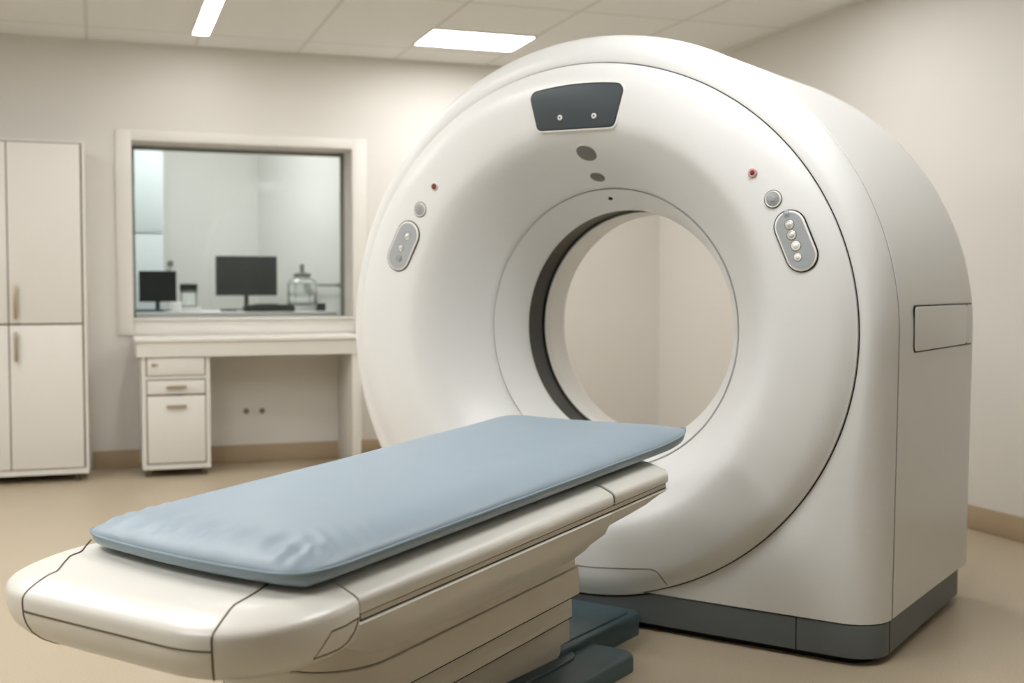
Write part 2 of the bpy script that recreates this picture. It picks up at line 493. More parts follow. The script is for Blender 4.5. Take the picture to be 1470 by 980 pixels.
# dark trapezoid panel with curved top
def panel_outline(grow=0):
    c = [(-.130, 1.548, .022), (.141, 1.540, .022), (.176, 1.662, .024), (-.155, 1.668, .026)]
    c = [(-.128, 1.548, .020), (.141, 1.541, .022)]
    pts = []
    corners = [(-.128-grow*.8, 1.547-grow), (.143+grow*.8, 1.541-grow), (.181+grow*1.1, 1.664+grow), (-.160-grow*1.1, 1.664+grow)]
    rad = .020+grow*.5
    n = len(corners)
    for i in range(n):
        a, b_, c_ = Vector(corners[i-1]), Vector(corners[i]), Vector(corners[(i+1) % n])
        d1 = (a-b_).normalized(); d2 = (c_-b_).normalized()
        ang = d1.angle(d2); L_ = rad/math.tan(ang/2)
        p1 = b_+d1*L_; p2 = b_+d2*L_; cen = b_+(d1+d2).normalized()*(rad/math.sin(ang/2))
        a1 = math.atan2(p1.y-cen.y, p1.x-cen.x); a2 = math.atan2(p2.y-cen.y, p2.x-cen.x)
        da = (a2-a1+PI) % (2*PI)-PI
        for k in range(9):
            q = a1+da*k/8; pts.append((cen.x+rad*math.cos(q), cen.y+rad*math.sin(q)))
        if i == 2:     # curved top edge
            nx = b_.lerp(c_, .5)
            for k in range(1, 12):
                s = k/12; q = p2.lerp(c_-(c_-b_).normalized()*L_*1.0, s)
                pts.append((q.x, q.y))
    out = []
    for (x, z) in pts:
        if z > 1.6:
            w = (x-.01)/.175; z += .013*max(0, 1-w*w)*(z-1.6)/.06
        out.append((x, z))
    return out
MP = Matrix(((1, 0, 0, 0), (0, 0, -1, -.0295), (0, 1, 0, 0), (0, 0, 0, 1)))
bm = bmesh.new(); prism(bm, panel_outline(.007), -.02, .0025, MP, bev=.002); bez = link('panel_bezel', bm, M['bezel'], g, 40)
bm = bmesh.new(); prism(bm, panel_outline(.0025), -.02, .0030, MP); link('panel_gap', bm, M['dark'], bez, 40)
bm = bmesh.new(); prism(bm, panel_outline(0), -.02, .0045, MP, bev=.0015); dp = link('display_panel', bm, M['panel'], g, 40)
for (u, z) in ((-.046, 1.581), (.076, 1.577)):
    bm = bmesh.new()
    m4 = Matrix.Translation((u, -.034, z)) @ Matrix.Rotation(PI/2, 4, 'X')
    lathe(bm, [(.0085, -.001), (.0085, .0015), (.0075, .003), (.004, .003), (.0035, .0015), (0, .0015)], 20, m4)
    link('sensor_dot', bm, M['bezel'], dp, 40)
    bm = bmesh.new(); lathe(bm, [(.0034, .0012), (.0028, .0028), (0, .0032)], 12, m4); link('sensor_tip', bm, M['panel'], dp)
# lenses in the funnel
for (u, z, rad, w) in ((.008, 1.474, .034, 1.0), (-.008, 1.408, .025, 1.0)):
    ls = round_part('lens', u, z, [(rad, -.01), (rad, .0006), (rad*.95, .0012), (rad*.6, .0020), (0, .0026)], M['lens'], g, 36)
    round_part('lens_rim', u, z, [(rad*1.10, -.004), (rad*1.09, .0004), (rad*1.04, .0010), (rad*1.0, .0004)], M['shell'], ls, 36)
round_part('sensor_hole', -.018, 1.348, [(.0075, -.004), (.0075, .0042), (0, .0046)], M['dark'], g, 16)
# red indicator lamps, round buttons
for (u, z) in ((-.540, 1.391), (.592, 1.376)):
    rl = round_part('indicator_light', u, z, [(.0135, -.004), (.0135, .003), (.0115, .0052), (.0070, .0052)], M['pink'] if u > 0 else M['bezel'], g)
    tag(rl, 'small red indicator light')
    round_part('red_lamp', u, z, [(.0072 if u > 0 else .0108, 0), (.0072 if u > 0 else .0108, .0056), (.005, .0068), (0, .0074)], M['red'], rl)
for (u, z) in ((-.603, 1.316), (.653, 1.299)):
    rb = round_part('round_button', u, z, [(.024, -.004), (.024, .001), (.0225, .0045), (.0205, .0045), (.0195, .002)], M['bezel'], g, 36)
    round_part('gap_ring', u, z, [(.0262, -.004), (.0262, .0006), (.023, .0008)], M['dark'], rb, 36)
    round_part('button_cap', u, z, [(.0198, 0), (.0196, .0030), (.0175, .0042), (.008, .0042), (.006, .0062), (0, .0066)], M['keybtn'], rb, 36)
# oval keypads
def capsule_pts(L_, rad, n=14):
    out = []
    for k in range(n+1):
        a = PI*k/n; out.append((rad*math.cos(a), L_/2-rad+rad*math.sin(a)))
    for k in range(n+1):
        a = PI+PI*k/n; out.append((rad*math.cos(a), -L_/2+rad+rad*math.sin(a)))
    return out
def keypad(u, z, L_, rad, tilt, dots, lab):
    m4 = frame_at(u, z) @ Matrix.Rotation(tilt, 4, 'Z')
    kb = bmesh.new(); prism(kb, capsule_pts(L_, rad), -.01, .0045, m4, bev=.002)
    kp = link('keypad', kb, M['bezel'], g, 40); tag(kp, lab)
    kb = bmesh.new(); prism(kb, capsule_pts(L_+.007, rad+.0035), -.01, .0014, m4); link('keypad_gap', kb, M['dark'], kp, 40)
    kb = bmesh.new(); prism(kb, capsule_pts(L_-.010, rad-.005), .001, .0052, m4); link('membrane', kb, M['key'], kp, 40)
    inv = m4.inverted()
    for (du, dz, rd, mt) in dots:
        q, _ = SURF(du, dz); l = inv @ q
        mm = m4 @ Matrix.Translation((l.x, l.y, .005))
        if mt != 'key': db = bmesh.new(); lathe(db, [(rd*1.16, -.002), (rd*1.16, .0003), (rd*.9, .0006)], 22, mm); link('button_rim', db, M['foot'], kp, 40)
        db = bmesh.new(); lathe(db, [(rd, -.001), (rd, .001), (rd*.86, .0022), (rd*.66, .0014), (rd*.5, .003), (0, .0042)], 22, mm)
        link('key_button', db, M[mt], kp, 40)
keypad(-.676, 1.194, .178, .046, R(-29), [(-.656, 1.227, .0125, 'chrome'), (-.684, 1.187, .0115, 'chrome'), (-.691, 1.151, .010, 'keybtn')],
       'grey oval keypad with three round buttons')
keypad(.7205, 1.181, .176, .044, R(23), [(.694, 1.257, .010, 'key'), (.703, 1.226, .0125, 'chrome'), (.7095, 1.197, .0130, 'chrome'), (.722, 1.167, .0135, 'bezel'), (.728, 1.136, .011, 'bezel')],
       'grey oval keypad with a column of round buttons')
# service hatch seam near the foot of the ring
bm = bmesh.new()
def arc_pts(cs, off=.0): return [SURF(u, z, off)[0] for u, z in cs]
hp = [(-.34, .192), (-.2, .180), (-.05, .176), (.08, .180), (.2, .192), (.27, .200), (.292, .196), (.302, .186), (.310, .172), (.320, .154)]
dense = []
for i in range(len(hp)-1):
    for k in range(4): s = k/4; dense.append((hp[i][0]*(1-s)+hp[i+1][0]*s, hp[i][1]*(1-s)+hp[i+1][1]*s))
dense.append(hp[-1])
tube(bm, arc_pts(dense, -.0003), .0014, n=6); link('hatch_seam', bm, M['seam'], g)
# side access panel, following the slight flare of the rear shell
def on_flank(b_):
    for v in b_.verts: v.co.x += .9670+FL*max(0, (v.co.y-.132)/.818)**1.3
    return b_
bm = bmesh.new()
MS = Matrix(((0, 0, 1, 0), (1, 0, 0, 0), (0, 1, 0, 0), (0, 0, 0, 1)))
def sidepl(x0, x1, z0, z1, h, r=.02):
    return [(y, z) for y, z in rrect(x0, x1, z0, z1, r)]
prism(bm, sidepl(.262, .935, .863, 1.0, 0), -.012, .0010, MS); ap = link('access_panel_gap', on_flank(bm), M['dark'], g)
bm = bmesh.new()
prism(bm, sidepl(.2665, .860, .867, .996, 0, .017), -.006, .0030, MS, bev=.0015)
prism(bm, sidepl(.863, .931, .867, .996, 0, .008), -.006, .0030, MS, bev=.0015)
link('access_panel', on_flank(bm), M['shell'], g, 40)

# ------------------------------------------------------------------ patient table
TX, TY = 1.4614, 2.8767
tb_ = thing('patient_table', 'cream cantilevered scanner table with rounded foot end, stepped pedestal and teal base', 'scanner table', (TX, TY, 0), GR)
TILT = R(3.2)
def tilted(o):
    o.location = (0, 0, .6); o.rotation_euler = (TILT, 0, 0); return o
XC, HW = -.322, .372       # centre line and half width
SEC = [(.0, 0), (.10, 0), (.20, 0), (HW-.070, 0), (HW-.055, -.002), (HW-.036, -.008), (HW-.016, -.016), (HW-.006, -.0215), (HW-.0015, -.0265), (HW, -.032), (HW, -.046), (HW-.002, -.0495), (HW-.05, -.0495), (0, -.0495)]
YJ, YH = -1.335, -.402     # joints: foot cap | tray, tray | head cap
def section_loft(secs, ys):
    """secs: list of half sections (x>=0) for each y, mirrored"""
    b_ = bmesh.new(); rows = []
    for s, y in zip(secs, ys):
        right = [Vector((XC+x, y, h)) for x, h in s]
        left = [Vector((XC-x, y, h)) for x, h in reversed(s[1:-1])]
        rows.append(right+left)
    V = grid_faces(b_, rows, closed=True)
    cap(b_, V[0][::-1]); cap(b_, V[-1]); return b_
def shrink(s, f, k=.0):
    return [(x - f if x > f else x, h) for x, h in s]
def scaled(sec, dx, dh0, dh1, h0, h1):
    out = []
    for x, h in sec:
        nx = x if x < .25 else max(.2, x-dx)
        nh = h-dh0 if h > (h0+h1)/2 else h+dh1
        out.append((nx, nh))
    return out
# main tray
ys = [YJ+.004, YJ+.006, YH-.008, YH-.006]
sm = lambda: scaled(SEC, .002, .002, .001, 0, -.0495)
tilted(link('tray_rail', section_loft([sm(), SEC, SEC, sm()], ys), M['couch'], tb_, 40))
st = [(0, -.04), (HW-.0045, -.04), (HW-.0045, -.072), (0, -.072)]
tilted(link('rail_groove', section_loft([st, st], [YJ+.01, -.12]), M['ped'], tb_, 40))
for h_ in (-.0505, -.0628):
    b_ = bmesh.new(); tube(b_, [(XC+HW-.0050, YJ+.008, h_), (XC+HW-.0050, -.125, h_)], .0017, n=6)
    tilted(link('rail_seam', b_, M['seam'], tb_))
ys, secs = [YH+.004, YH+.006], [sm(), SEC]
for k in range(0, 9):
    a = k/8*PI/2; e_ = .045
    ys.append(-.08-e_+e_*math.sin(a)); secs.append(scaled(SEC, .045*(1-math.cos(a)), .016*(1-math.cos(a)), .006*(1-math.cos(a)), 0, -.0495))
tilted(link('head_cap', section_loft(secs, ys), M['couch'], tb_, 40))
jf = [(x-.0035 if x > .25 else x, h-.003 if h > -.03 else h+.002) for x, h in SEC]
tilted(link('joint_strip', section_loft([jf, jf], [YH-.012, YH+.010]), M['seam_soft'], tb_, 40))
tilted(link('joint_strip', section_loft([jf, jf], [YJ-.006, YJ+.010]), M['seam_soft'], tb_, 40))
# lower fairing
def fair(bot, ins, top=-.064, e=0):
    w = HW-.001-e; d_ = top-bot
    return [(0, top), (w-.012, top), (w-.004, top-.0012), (w, top-.0045), (w-.0035, top-.009), (w-.012, top-d_*.25), (w-.026, top-d_*.45),
            (w-ins*.66, top-d_*.74), (w-ins*.90, bot+.008), (w-ins, bot), (w-ins-.03, bot), (0, bot)]
ys = [YJ+.002, -1.29, -1.24, -1.19, -1.13, -.60, -.42, -.40, -.34, -.285]
bots = [-.125, -.135, -.160, -.185, -.200, -.200, -.200, -.200, -.198, -.190]
inss = [.085, .09, .10, .11, .12, .12, .12, .12, .10, .09]
es_ = [0, 0, 0, 0, 0, 0, 0, .004, .03, .055]
secs = [fair(bt, i_, e=e_) for bt, i_, e_ in zip(bots, inss, es_)]
tilted(link('lower_fairing', section_loft(secs, ys), M['couch'], tb_, 40))
def fair2(bot):
    w = HW-.003; q = (-.064-bot)
    return [(0, -.064), (w-.012, -.064), (w-.003, -.0655), (w, -.069), (w-.004, -.064-q*.35), (w-.02, -.064-q*.75), (w-.04, bot+.002), (w-.06, bot), (0, bot)]
tilted(link('head_fairing', section_loft([fair2(b_) for b_ in (-.118, -.118, -.112, -.104, -.090, -.080)], [-.415, -.40, -.30, -.20, -.125, -.110]), M['couch'], tb_, 40))
# foot end: swollen rounded cap
def foot_plan(inset):
    """closed plan of the foot end, clockwise start at right straight edge"""
    w = HW+.0-inset; y_end = -1.615+inset
    pts = []
    xr, xl = XC+w, XC-w-.018
    yj = YJ
    pts.append((xr, yj))
    pts.append((xr+.003, yj-.022))
    # superellipse right corner
    cxr, cyr = xr+.008-.20, -1.38; ryr = cyr-y_end
    for k in range(0, 17):
        a = PI/2*k/16; ca, sa = math.cos(a), math.sin(a)
        pts.append((cxr+.20*ca**.82, cyr-ryr*sa**.82 if sa > 0 else cyr))
    cxl, cyl = xl+.24, -1.375; ryl = cyl-y_end
    pts += [(cxr+(cxl-cxr)*s, y_end+.0*s) for s in (.2, .4, .6, .8)]
    for k in range(16, -1, -1):
        a = PI/2*k/16; ca, sa = math.cos(a), math.sin(a)
        pts.append((cxl-.24*ca**.82, cyl-ryl*sa**.82 if sa > 0 else cyl))
    pts.append((xl+.005, yj-.02)); pts.append((xl+.014, yj))
    return pts
FP = [(.10, 0), (.07, 0), (.055, -.002), (.036, -.008), (.016, -.016), (.006, -.0215), (.0015, -.0265), (0, -.034), (0, -.046), (.0005, -.060), (.003, -.074), (.009, -.090), (.020, -.104), (.038, -.116), (.060, -.122), (.10, -.125)]
bm = bmesh.new(); rows = []
for ins, h in FP:
    rows.append([Vector((x, y if i not in (0, len(foot_plan(0))-1) else YJ, h)) for i, (x, y) in enumerate(foot_plan(ins))])
V = grid_faces(bm, rows, closed=True)
cap(bm, V[0]); cap(bm, V[-1][::-1])
foot = tilted(link('foot_cap', bm, M['couch'], tb_, 40))
# seams on the foot end
def foot_pt(i, k):       # interpolate outline index i (float) at profile k (float)
    k0 = int(k); k1 = min(k0+1, len(FP)-1); f_ = k-k0
    ins = FP[k0][0]*(1-f_)+FP[k1][0]*f_; h = FP[k0][1]*(1-f_)+FP[k1][1]*f_
    P = foot_plan(ins); i0 = int(i); i1 = min(i0+1, len(P)-1); q = i-i0
    return Vector((P[i0][0]*(1-q)+P[i1][0]*q, P[i0][1]*(1-q)+P[i1][1]*q, h))
nP = len(foot_plan(0))
IR = 13.3; IL = 24.4
def chaikin(P, n=2):
    for _ in range(n):
        Q = [P[0]]
        for a_, c_ in zip(P, P[1:]): Q += [a_.lerp(c_, .25), a_.lerp(c_, .75)]
        P = Q+[P[-1]]
    return P
def seam(name, pts, r=.0016, par=None, m='seam_soft'):
    if name == 'cap_seam': pts = chaikin(pts)
    b_ = bmesh.new(); tube(b_, pts, r, n=6); return link(name, b_, M[m], par)
def prof_line(i, k0, k1, n=26): return [foot_pt(i, k0+(k1-k0)*j/n) for j in range(n+1)]
H0 = .0004
def prof_curve(ia, ib, n=40):
    out = []
    for j in range(n+1):
        k = 1+13*j/n; k0 = min(int(k), len(FP)-2)
        ins = FP[k0][0]+(FP[k0+1][0]-FP[k0][0])*(k-k0) if k < 7 else 0
        q = 1-ins/.07
        out.append(foot_pt(ia+(ib-ia)*q, k))
    return out
vr = [Vector((-.125, -1.35, H0)), Vector((-.103, -1.41, H0)), Vector((-.086, -1.455, H0))]+prof_curve(10.8, IR)
seam('cap_seam', vr, .0019, foot)
vl = [Vector((-.675, -1.345, H0)), Vector((-.645, -1.380, H0)), Vector((-.622, -1.404, H0)), Vector((-.612, -1.416, H0)), Vector((-.608, -1.428, H0)), Vector((-.606, -1.440, H0)), Vector((-.600, -1.452, H0)), Vector((-.588, -1.466, H0)), Vector((-.565, -1.492, H0))]+prof_curve(28.0, IL)
seam('cap_seam', vl, .0019, foot)
seam('cap_seam', [foot_pt(IR+(IL-IR)*j/30, 8.3) for j in range(31)], .0019, foot)
# small seam panel on the right flank of the foot end
def path_seam(pts, r):
    out = []
    for a_, b__ in zip(pts, pts[1:]):
        for j_ in range(8): out.append(foot_pt(a_[0]+(b__[0]-a_[0])*j_/8, a_[1]+(b__[1]-a_[1])*j_/8))
    out.append(foot_pt(*pts[-1])); seam('flank_seam', out, r, foot)
path_seam([(0, 8.6), (3, 8.6)], .0016)
path_seam([(3, 8.6), (4.3, 11.3)], .0010)
path_seam([(4.3, 11.4), (2.3, 11.5), (1.2, 11.0), (.6, 10.2), (.3, 9.3), (.2, 8.7)], .0016)
# pedestal sleeves
def sleeve(name, x0, x1, y0, y1, h0, h1, r, m='ped', bev=.003):
    b_ = bmesh.new(); prism(b_, rrect(x0, x1, y0, y1, r, 10, rs=(.02, .02, r, r)), h0, h1, bev=bev)
    return tilted(link(name, b_, M[m], tb_, 40))
XS = 2*XC
def sleeve_gap_shade(x0, x1, y0, y1, h, r):  # dark strip standing in for the shaded gap under each sleeve
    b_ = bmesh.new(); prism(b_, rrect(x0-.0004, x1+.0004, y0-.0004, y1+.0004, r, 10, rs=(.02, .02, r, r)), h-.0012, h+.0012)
    tilted(link('sleeve_gap_shade', b_, M['seam'], tb_, 40))
sleeve('pedestal_collar', XS+.118, -.118, -1.215, -.305, -.245, -.19, .15)
sleeve('pedestal_sleeve', XS+.112, -.112, -1.222, -.296, -.318, -.2475, .155)
sleeve_gap_shade(XS+.112, -.112, -1.222, -.296, -.3175, .155)
sleeve_gap_shade(XS+.165, -.165, -1.18, -.248, -.4015, .13)
sleeve('pedestal_sleeve', XS+.165, -.165, -1.18, -.248, -.402, -.32, .13)
b_ = bmesh.new(); prism(b_, rrect(XS+.235, -.235, -1.12, -.155, .09, 10, rs=(.04, .04, .09, .09)), .035, .30)
link('pedestal_column', b_, M['ped'], tb_, 40)
sleeve('pedestal_sleeve', XS+.225, -.225, -1.14, -.165, -.50, -.404, .1)
# teal base
bm = bmesh.new(); prism(bm, rrect(-.53, -.085, -1.35, .0, .10, 12, rs=(.06, .06, .1, .1)), 0, .045, bev=.012)
bp1 = link('base_plate', bm, M['pad'], tb_, 40)
bm = bmesh.new(); prism(bm, rrect(-.43, -.2, -1.2, -.10, .05, 12, rs=(.09, .09, .09, .09)), .03, .051, bev=.004)
link('base_collar', bm, M['pad'], tb_, 40)
bm = bmesh.new(); prism(bm, rrect(-.72, -.235, -.55, .312, .05, 10, rs=(.05, .05, .05, .05)), 0, .066, bev=.012)
bp2 = link('base_plate', bm, M['pad'], tb_, 40)
bm = bmesh.new(); prism(bm, rrect(-.70, -.262, -.50, .275, .03, 8, rs=(.03, .03, .03, .03)), .06, .070, bev=.003)
link('base_tread', bm, M['pad'], tb_, 40)

# ------------------------------------------------------------------ mattress
mt = thing('mattress', 'pale blue padded vinyl mattress lying on the scanner table', 'mattress', (TX, TY, 0), GR)
MX0, MX1, MY0, MY1 = -.610, .018, -1.415, .118
def sgn(x): return -1 if x < 0 else 1
def mat_xy(s, t_):
    # rounded rectangle with slightly pinched, ear-like corners
    x = (MX0+MX1)/2+(MX1-MX0)/2*s; y = (MY0+MY1)/2+(MY1-MY0)/2*t_
    ax, ay = abs(s), abs(t_)
    ry = min(1, max(0, (ay-.86)/.14)); rx = min(1, max(0, (ax-.72)/.28))
    c = (ry**2)*(rx**2)
    x -= sgn(s)*.020*c; y -= sgn(t_)*.020*c
    # edges bow in slightly between corners, foot edge skewed
    x -= sgn(s)*.006*(1-t_*t_)*ax**4*0
    if t_ < 0: y -= .030*(1-s*s)*ay**3*.9; y -= .015*ay**3*s
    if t_ < 0 and s < 0: x -= .034*ax**2*ay**5
    if t_ > 0: y -= .012*(1-s*s)*ay**6
    return x, y
def lift(s, t_):
    e = max(0, (t_-.55)/.45)
    l = .012*e*e*(max(0, -s))**1.5 + .014*e**3*max(0, s)**3
    return l
def edge_h(s, t_):
    e = max(0, (t_-.80)/.2)
    return .036+lift(s, t_)+.006*e*e*abs(s)
def top_h(s, t_):
    ex = 1-abs(s); ey = 1-abs(t_)
    wx = ex*(MX1-MX0)/2; wy = ey*(MY1-MY0)/2
    fx = 1-(max(0, 1-wx/.125))**2.6
    fy = 1-(max(0, 1-wy/(.15 if t_ < 0 else .16)))**2.4
    f = max(0, fx)**.62*max(0, fy)**.62
    h = .034*f + .010*(1-s*s)*f - .012*max(0, (t_-.72)/.28)**2*(1-s*s)
    # gathers along the foot edge and corners
    x, y = mat_xy(s, t_)
    g1 = math.exp(-((wy-.055)/.045)**2) if t_ < 0 else 0
    w = math.sin(x*120+2.5*math.sin(x*19)+y*18)*.6+math.sin(x*67-y*40+1.0)*.4
    h += .0048*g1*w*f
    g2 = math.exp(-((wx-.05)/.05)**2)*math.exp(-((wy-.10)/.11)**2) if t_ < 0 else 0
    h += .0026*g2*math.sin(y*150+x*80+(1 if s > 0 else 0))*f
    # faint broad dimples
    h += .0012*math.sin(y*9+s*2)*f
    return h
def warp(k, n): # denser near the edges
    q = -1+2*k/n
    return math.sin(q*PI/2)*.62+q*.38
NS, NT = 90, 190
bm = bmesh.new()
top = []
for j in range(NT+1):
    t_ = warp(j, NT); row = []
    for i in range(NS+1):
        s = warp(i, NS); x, y = mat_xy(s, t_)
        row.append(Vector((x, y, edge_h(s, t_)+top_h(s, t_))))
    top.append(row)
grid_faces(bm, top)
bot = []
for j in range(NT+1):
    t_ = warp(j, NT); row = []
    for i in range(NS+1):
        s = warp(i, NS); x, y = mat_xy(s, t_)
        wx = (1-abs(s))*(MX1-MX0)/2; wy = (1-abs(t_))*(MY1-MY0)/2
        qd = min(wx, wy)
        f = .5*min(1, qd/.004)+.5*(1-max(0, 1-max(0, qd-.004)/.05)**2.0)
        e = edge_h(s, t_); over = max(0, (y-.0)/.13)
        row.append(Vector((x, y, e+(.003+over*.012-e)*f)))
    bot.append(row)
grid_faces(bm, bot)
pad = tilted(link('cushion', bm, M['fabric'], mt, 80))
per = []
for i in range(NS+1): s = warp(i, NS); per.append((s, -1))
for j in range(1, NT+1): per.append((1, warp(j, NT)))
for i in range(NS-1, -1, -1): per.append((warp(i, NS), 1))
for j in range(NT-1, 0, -1): per.append((-1, warp(j, NT)))
bm = bmesh.new()
tube(bm, [Vector((*mat_xy(s, t_), edge_h(s, t_)+.0005)) for s, t_ in per], .0032, closed=True, n=8)
tilted(link('piping', bm, M['welt'], mt, 80))

# ------------------------------------------------------------------ tall cabinet
CFY = 6.82
cb = thing('tall_cabinet', 'tall white laminate cupboard against the back wall at the left edge', 'cabinet', (-.05, YB, 0))
def C_(x0, x1, y0, y1, z0, z1, **k): return bx(x0, x1, y0, y1, z0, z1, **k)
fy = CFY-YB
link('body', C_(-.80, 0, fy+.02, -.003, .045, 1.84, bev=.003), M['cab'], cb)
bm = bmesh.new(); box(bm, -.80, 0, fy+.004, fy+.021, .045, .075); box(bm, -.014, 0, fy+.004, fy+.021, .075, 1.84)
box(bm, -.80, -.014, fy+.004, fy+.021, 1.828, 1.84)
link('face_frame', bm, M['cab'], cb)
for (x0, x1, hx) in ((-.387, -.024, -.355), (-.776, -.393, -.76+.0)):
    for (z0, z1, hz) in ((.08, .852, (.66, .82)), (.862, 1.822, (.885, 1.07))):
        d = link('door', C_(x0, x1, fy-.004, fy+.016, z0, z1, bev=.002), M['cab'], cb)
        hx_ = hx if x1 > -.1 else -.742
        b_ = bmesh.new(); box(b_, hx_-.009, hx_+.009, fy-.036, fy-.024, hz[0], hz[1], bev=.003)
        box(b_, hx_-.005, hx_+.005, fy-.026, fy-.003, hz[0]+.012, hz[0]+.024); box(b_, hx_-.005, hx_+.005, fy-.026, fy-.003, hz[1]-.024, hz[1]-.012)
        link('door_handle', b_, M['handle'], d, 40)
link('door_gap', C_(-.79, -.012, fy+.006, fy+.012, .076, 1.83), M['cabgap'], cb)
for (x, y) in ((-.06, fy+.07), (-.74, fy+.07), (-.06, -.06), (-.74, -.06)):
    b_ = bmesh.new(); lathe(b_, [(.018, 0), (.018, .008), (.012, .012), (.012, .046)], 16, Matrix.Translation((x, y, 0))); link('leg', b_, M['foot'], cb, 40)

# ------------------------------------------------------------------ desk and drawer unit
DZ, DFY = .775, 6.79
dk = thing('desk', 'white built-in desk under the control room window', 'desk', (.195, YB, 0))
dy = DFY-YB
link('desk_top', C_(0, 1.275, dy, -.019, DZ-.022, DZ, bev=.004), M['trim'], dk)
link('apron', C_(.01, 1.265, dy+.012, -.019, DZ-.105, DZ-.022), M['cab'], dk, 0)
link('side_panel', C_(1.205, 1.257, dy+.02, -.016, 0, DZ-.105, bev=.002), M['cab'], dk)
dr = thing('drawer_unit', 'white drawer pedestal under the left end of the desk', 'drawer unit', (.23, YB, 0))
y0_ = dy+.03; W_ = .365
link('body', C_(0, W_, y0_+.02, -.03, .045, DZ-.106, bev=.002), M['cab'], dr)
bm = bmesh.new()
box(bm, 0, .022, y0_+.001, y0_+.021, .045, DZ-.106); box(bm, W_-.022, W_, y0_+.001, y0_+.021, .045, DZ-.106)
box(bm, .022, W_-.022, y0_+.001, y0_+.021, .045, .072)
box(bm, .022, W_-.022, y0_+.001, y0_+.021, .545, .562)
link('face_frame', bm, M['cab'], dr)
link('drawer_gap', C_(.02, W_-.02, y0_+.008, y0_+.014, .072, DZ-.108), M['cabgap'], dr)
for n_, (z0, z1) in enumerate(((.567, .665), (.462, .538), (.080, .452))):
    d = link('drawer' if n_ < 2 else 'file_drawer', C_(.028, W_-.028, y0_-.006, y0_+.014, z0, z1, bev=.002), M['cab'], dr)
    if n_ == 0:
        b_ = bmesh.new()
        lathe(b_, [(.011, 0), (.011, .006), (.007, .009), (0, .009)], 18, Matrix.Translation((.062, y0_-.005, .627)) @ Matrix.Rotation(PI/2, 4, 'X'))
        box(b_, .062, .085, y0_-.016, y0_-.006, .622, .632, bev=.002)
        link('lock', b_, M['handle'], d, 40)
    else:
        hz = .504 if n_ == 1 else .396
        b_ = bmesh.new(); box(b_, .128, .236, y0_-.030, y0_-.020, hz-.008, hz+.008, bev=.003)
        box(b_, .135, .145, y0_-.022, y0_-.005, hz-.004, hz+.004); box(b_, .219, .229, y0_-.022, y0_-.005, hz-.004, hz+.004)
        link('drawer_handle', b_, M['handle'], d, 40)
for (x, y) in ((.035, y0_+.06), (W_-.035, y0_+.06), (.035, -.08), (W_-.035, -.08)):
    b_ = bmesh.new(); lathe(b_, [(.018, 0), (.018, .01), (.012, .014), (.012, .046)], 16, Matrix.Translation((x, y, 0))); link('caster', b_, M['foot'], dr, 40)
# wall outlets
def outlet(x, label):
    b_ = bmesh.new(); lathe(b_, [(.017, 0), (.017, .006), (.013, .009), (.009, .006), (0, .006)], 20, Matrix.Translation((x, YB, .308)) @ Matrix.Rotation(PI/2, 4, 'X'))
    return tag(link('wall_outlet', b_, M['outlet'], None, 40), label, 'wall outlet')
outlet(.845, 'left of two small round wall outlets beneath the desk')
outlet(.94, 'right of two small round wall outlets beneath the desk')

# ------------------------------------------------------------------ control room furniture
CZ = .90
ct = thing('control_counter', 'white worktop beyond the window carrying the monitors', 'worktop', (-.2, YB+WT, 0))
link('worktop', C_(0, 1.66, .002, .68, CZ-.03, CZ, bev=.003), M['white'], ct)
link('support_panel', C_(.02, .05, .01, .70, 0, CZ-.03), M['white'], ct); link('support_panel', C_(1.60, 1.63, .01, .66, 0, CZ-.03), M['white'], ct)
def monitor(x, y, w, h, zb, name_label, rz=0, base_w=.16):
    t = thing('computer_monitor', name_label, 'monitor', (x, y, CZ), rz)
    link('bezel', C_(-w/2, w/2, -.012, .012, zb, zb+h, bev=.004), M['black'], t)
    link('screen', C_(-w/2+.010, w/2-.010, -.0135, -.011, zb+.014, zb+h-.010), M['screen'], t)
    b_ = bmesh.new(); box(b_, -.014, .014, .010, .024, .006, zb+h*.35, bev=.003)
    link('stand', b_, M['black'], t)
    b_ = bmesh.new(); prism(b_, rrect(-base_w/2, base_w/2, -.05, .07, .03, 6), 0, .010, bev=.003); link('stand_base', b_, M['black'], t, 40)
    return t
monitor(.945, 8.040, .40, .262, .100, 'larger black monitor in the middle of the control room window', base_w=.19)
monitor(.375, 7.980, .232, .198, .062, 'smaller black monitor at the left of the control room window', base_w=.20)
kb = thing('keyboard', 'black keyboard in front of the larger monitor', 'keyboard', (1.045, 7.70, CZ))
b_ = bmesh.new(); box(b_, -.160, .160, -.05, .05, 0, .040, bev=.008); link('case', b_, M['black'], kb, 40)
b_ = bmesh.new()
for r_ in range(4):
    for c_ in range(13): box(b_, -.135+c_*.021, -.118+c_*.021, -.042+r_*.022, -.024+r_*.022, .039, .044)
k_ = link('keys', b_, M['screen'], kb, 0)
def small(name, label, cat, bm, m, group=None, smooth=40): return tag(link(name, bm, m, None, smooth), label, cat, group)
b_ = bmesh.new(); prism(b_, [(x+.81, y+7.900) for x, y in rrect(-.05, .05, -.03, .03, .012)], CZ, CZ+.014, bev=.004)
small('computer_mouse', 'black mouse lying left of the keyboard', 'mouse', b_, M['black'])
# handset on the base of the large monitor
b_ = bmesh.new(); box(b_, 1.00, 1.16, 7.920, 7.980, CZ, CZ+.030, bev=.008); box(b_, .98, 1.14, 7.930, 7.970, CZ+.03, CZ+.047, bev=.007)
small('telephone', 'low black telephone beside the larger monitor stand', 'telephone', b_, M['black'])
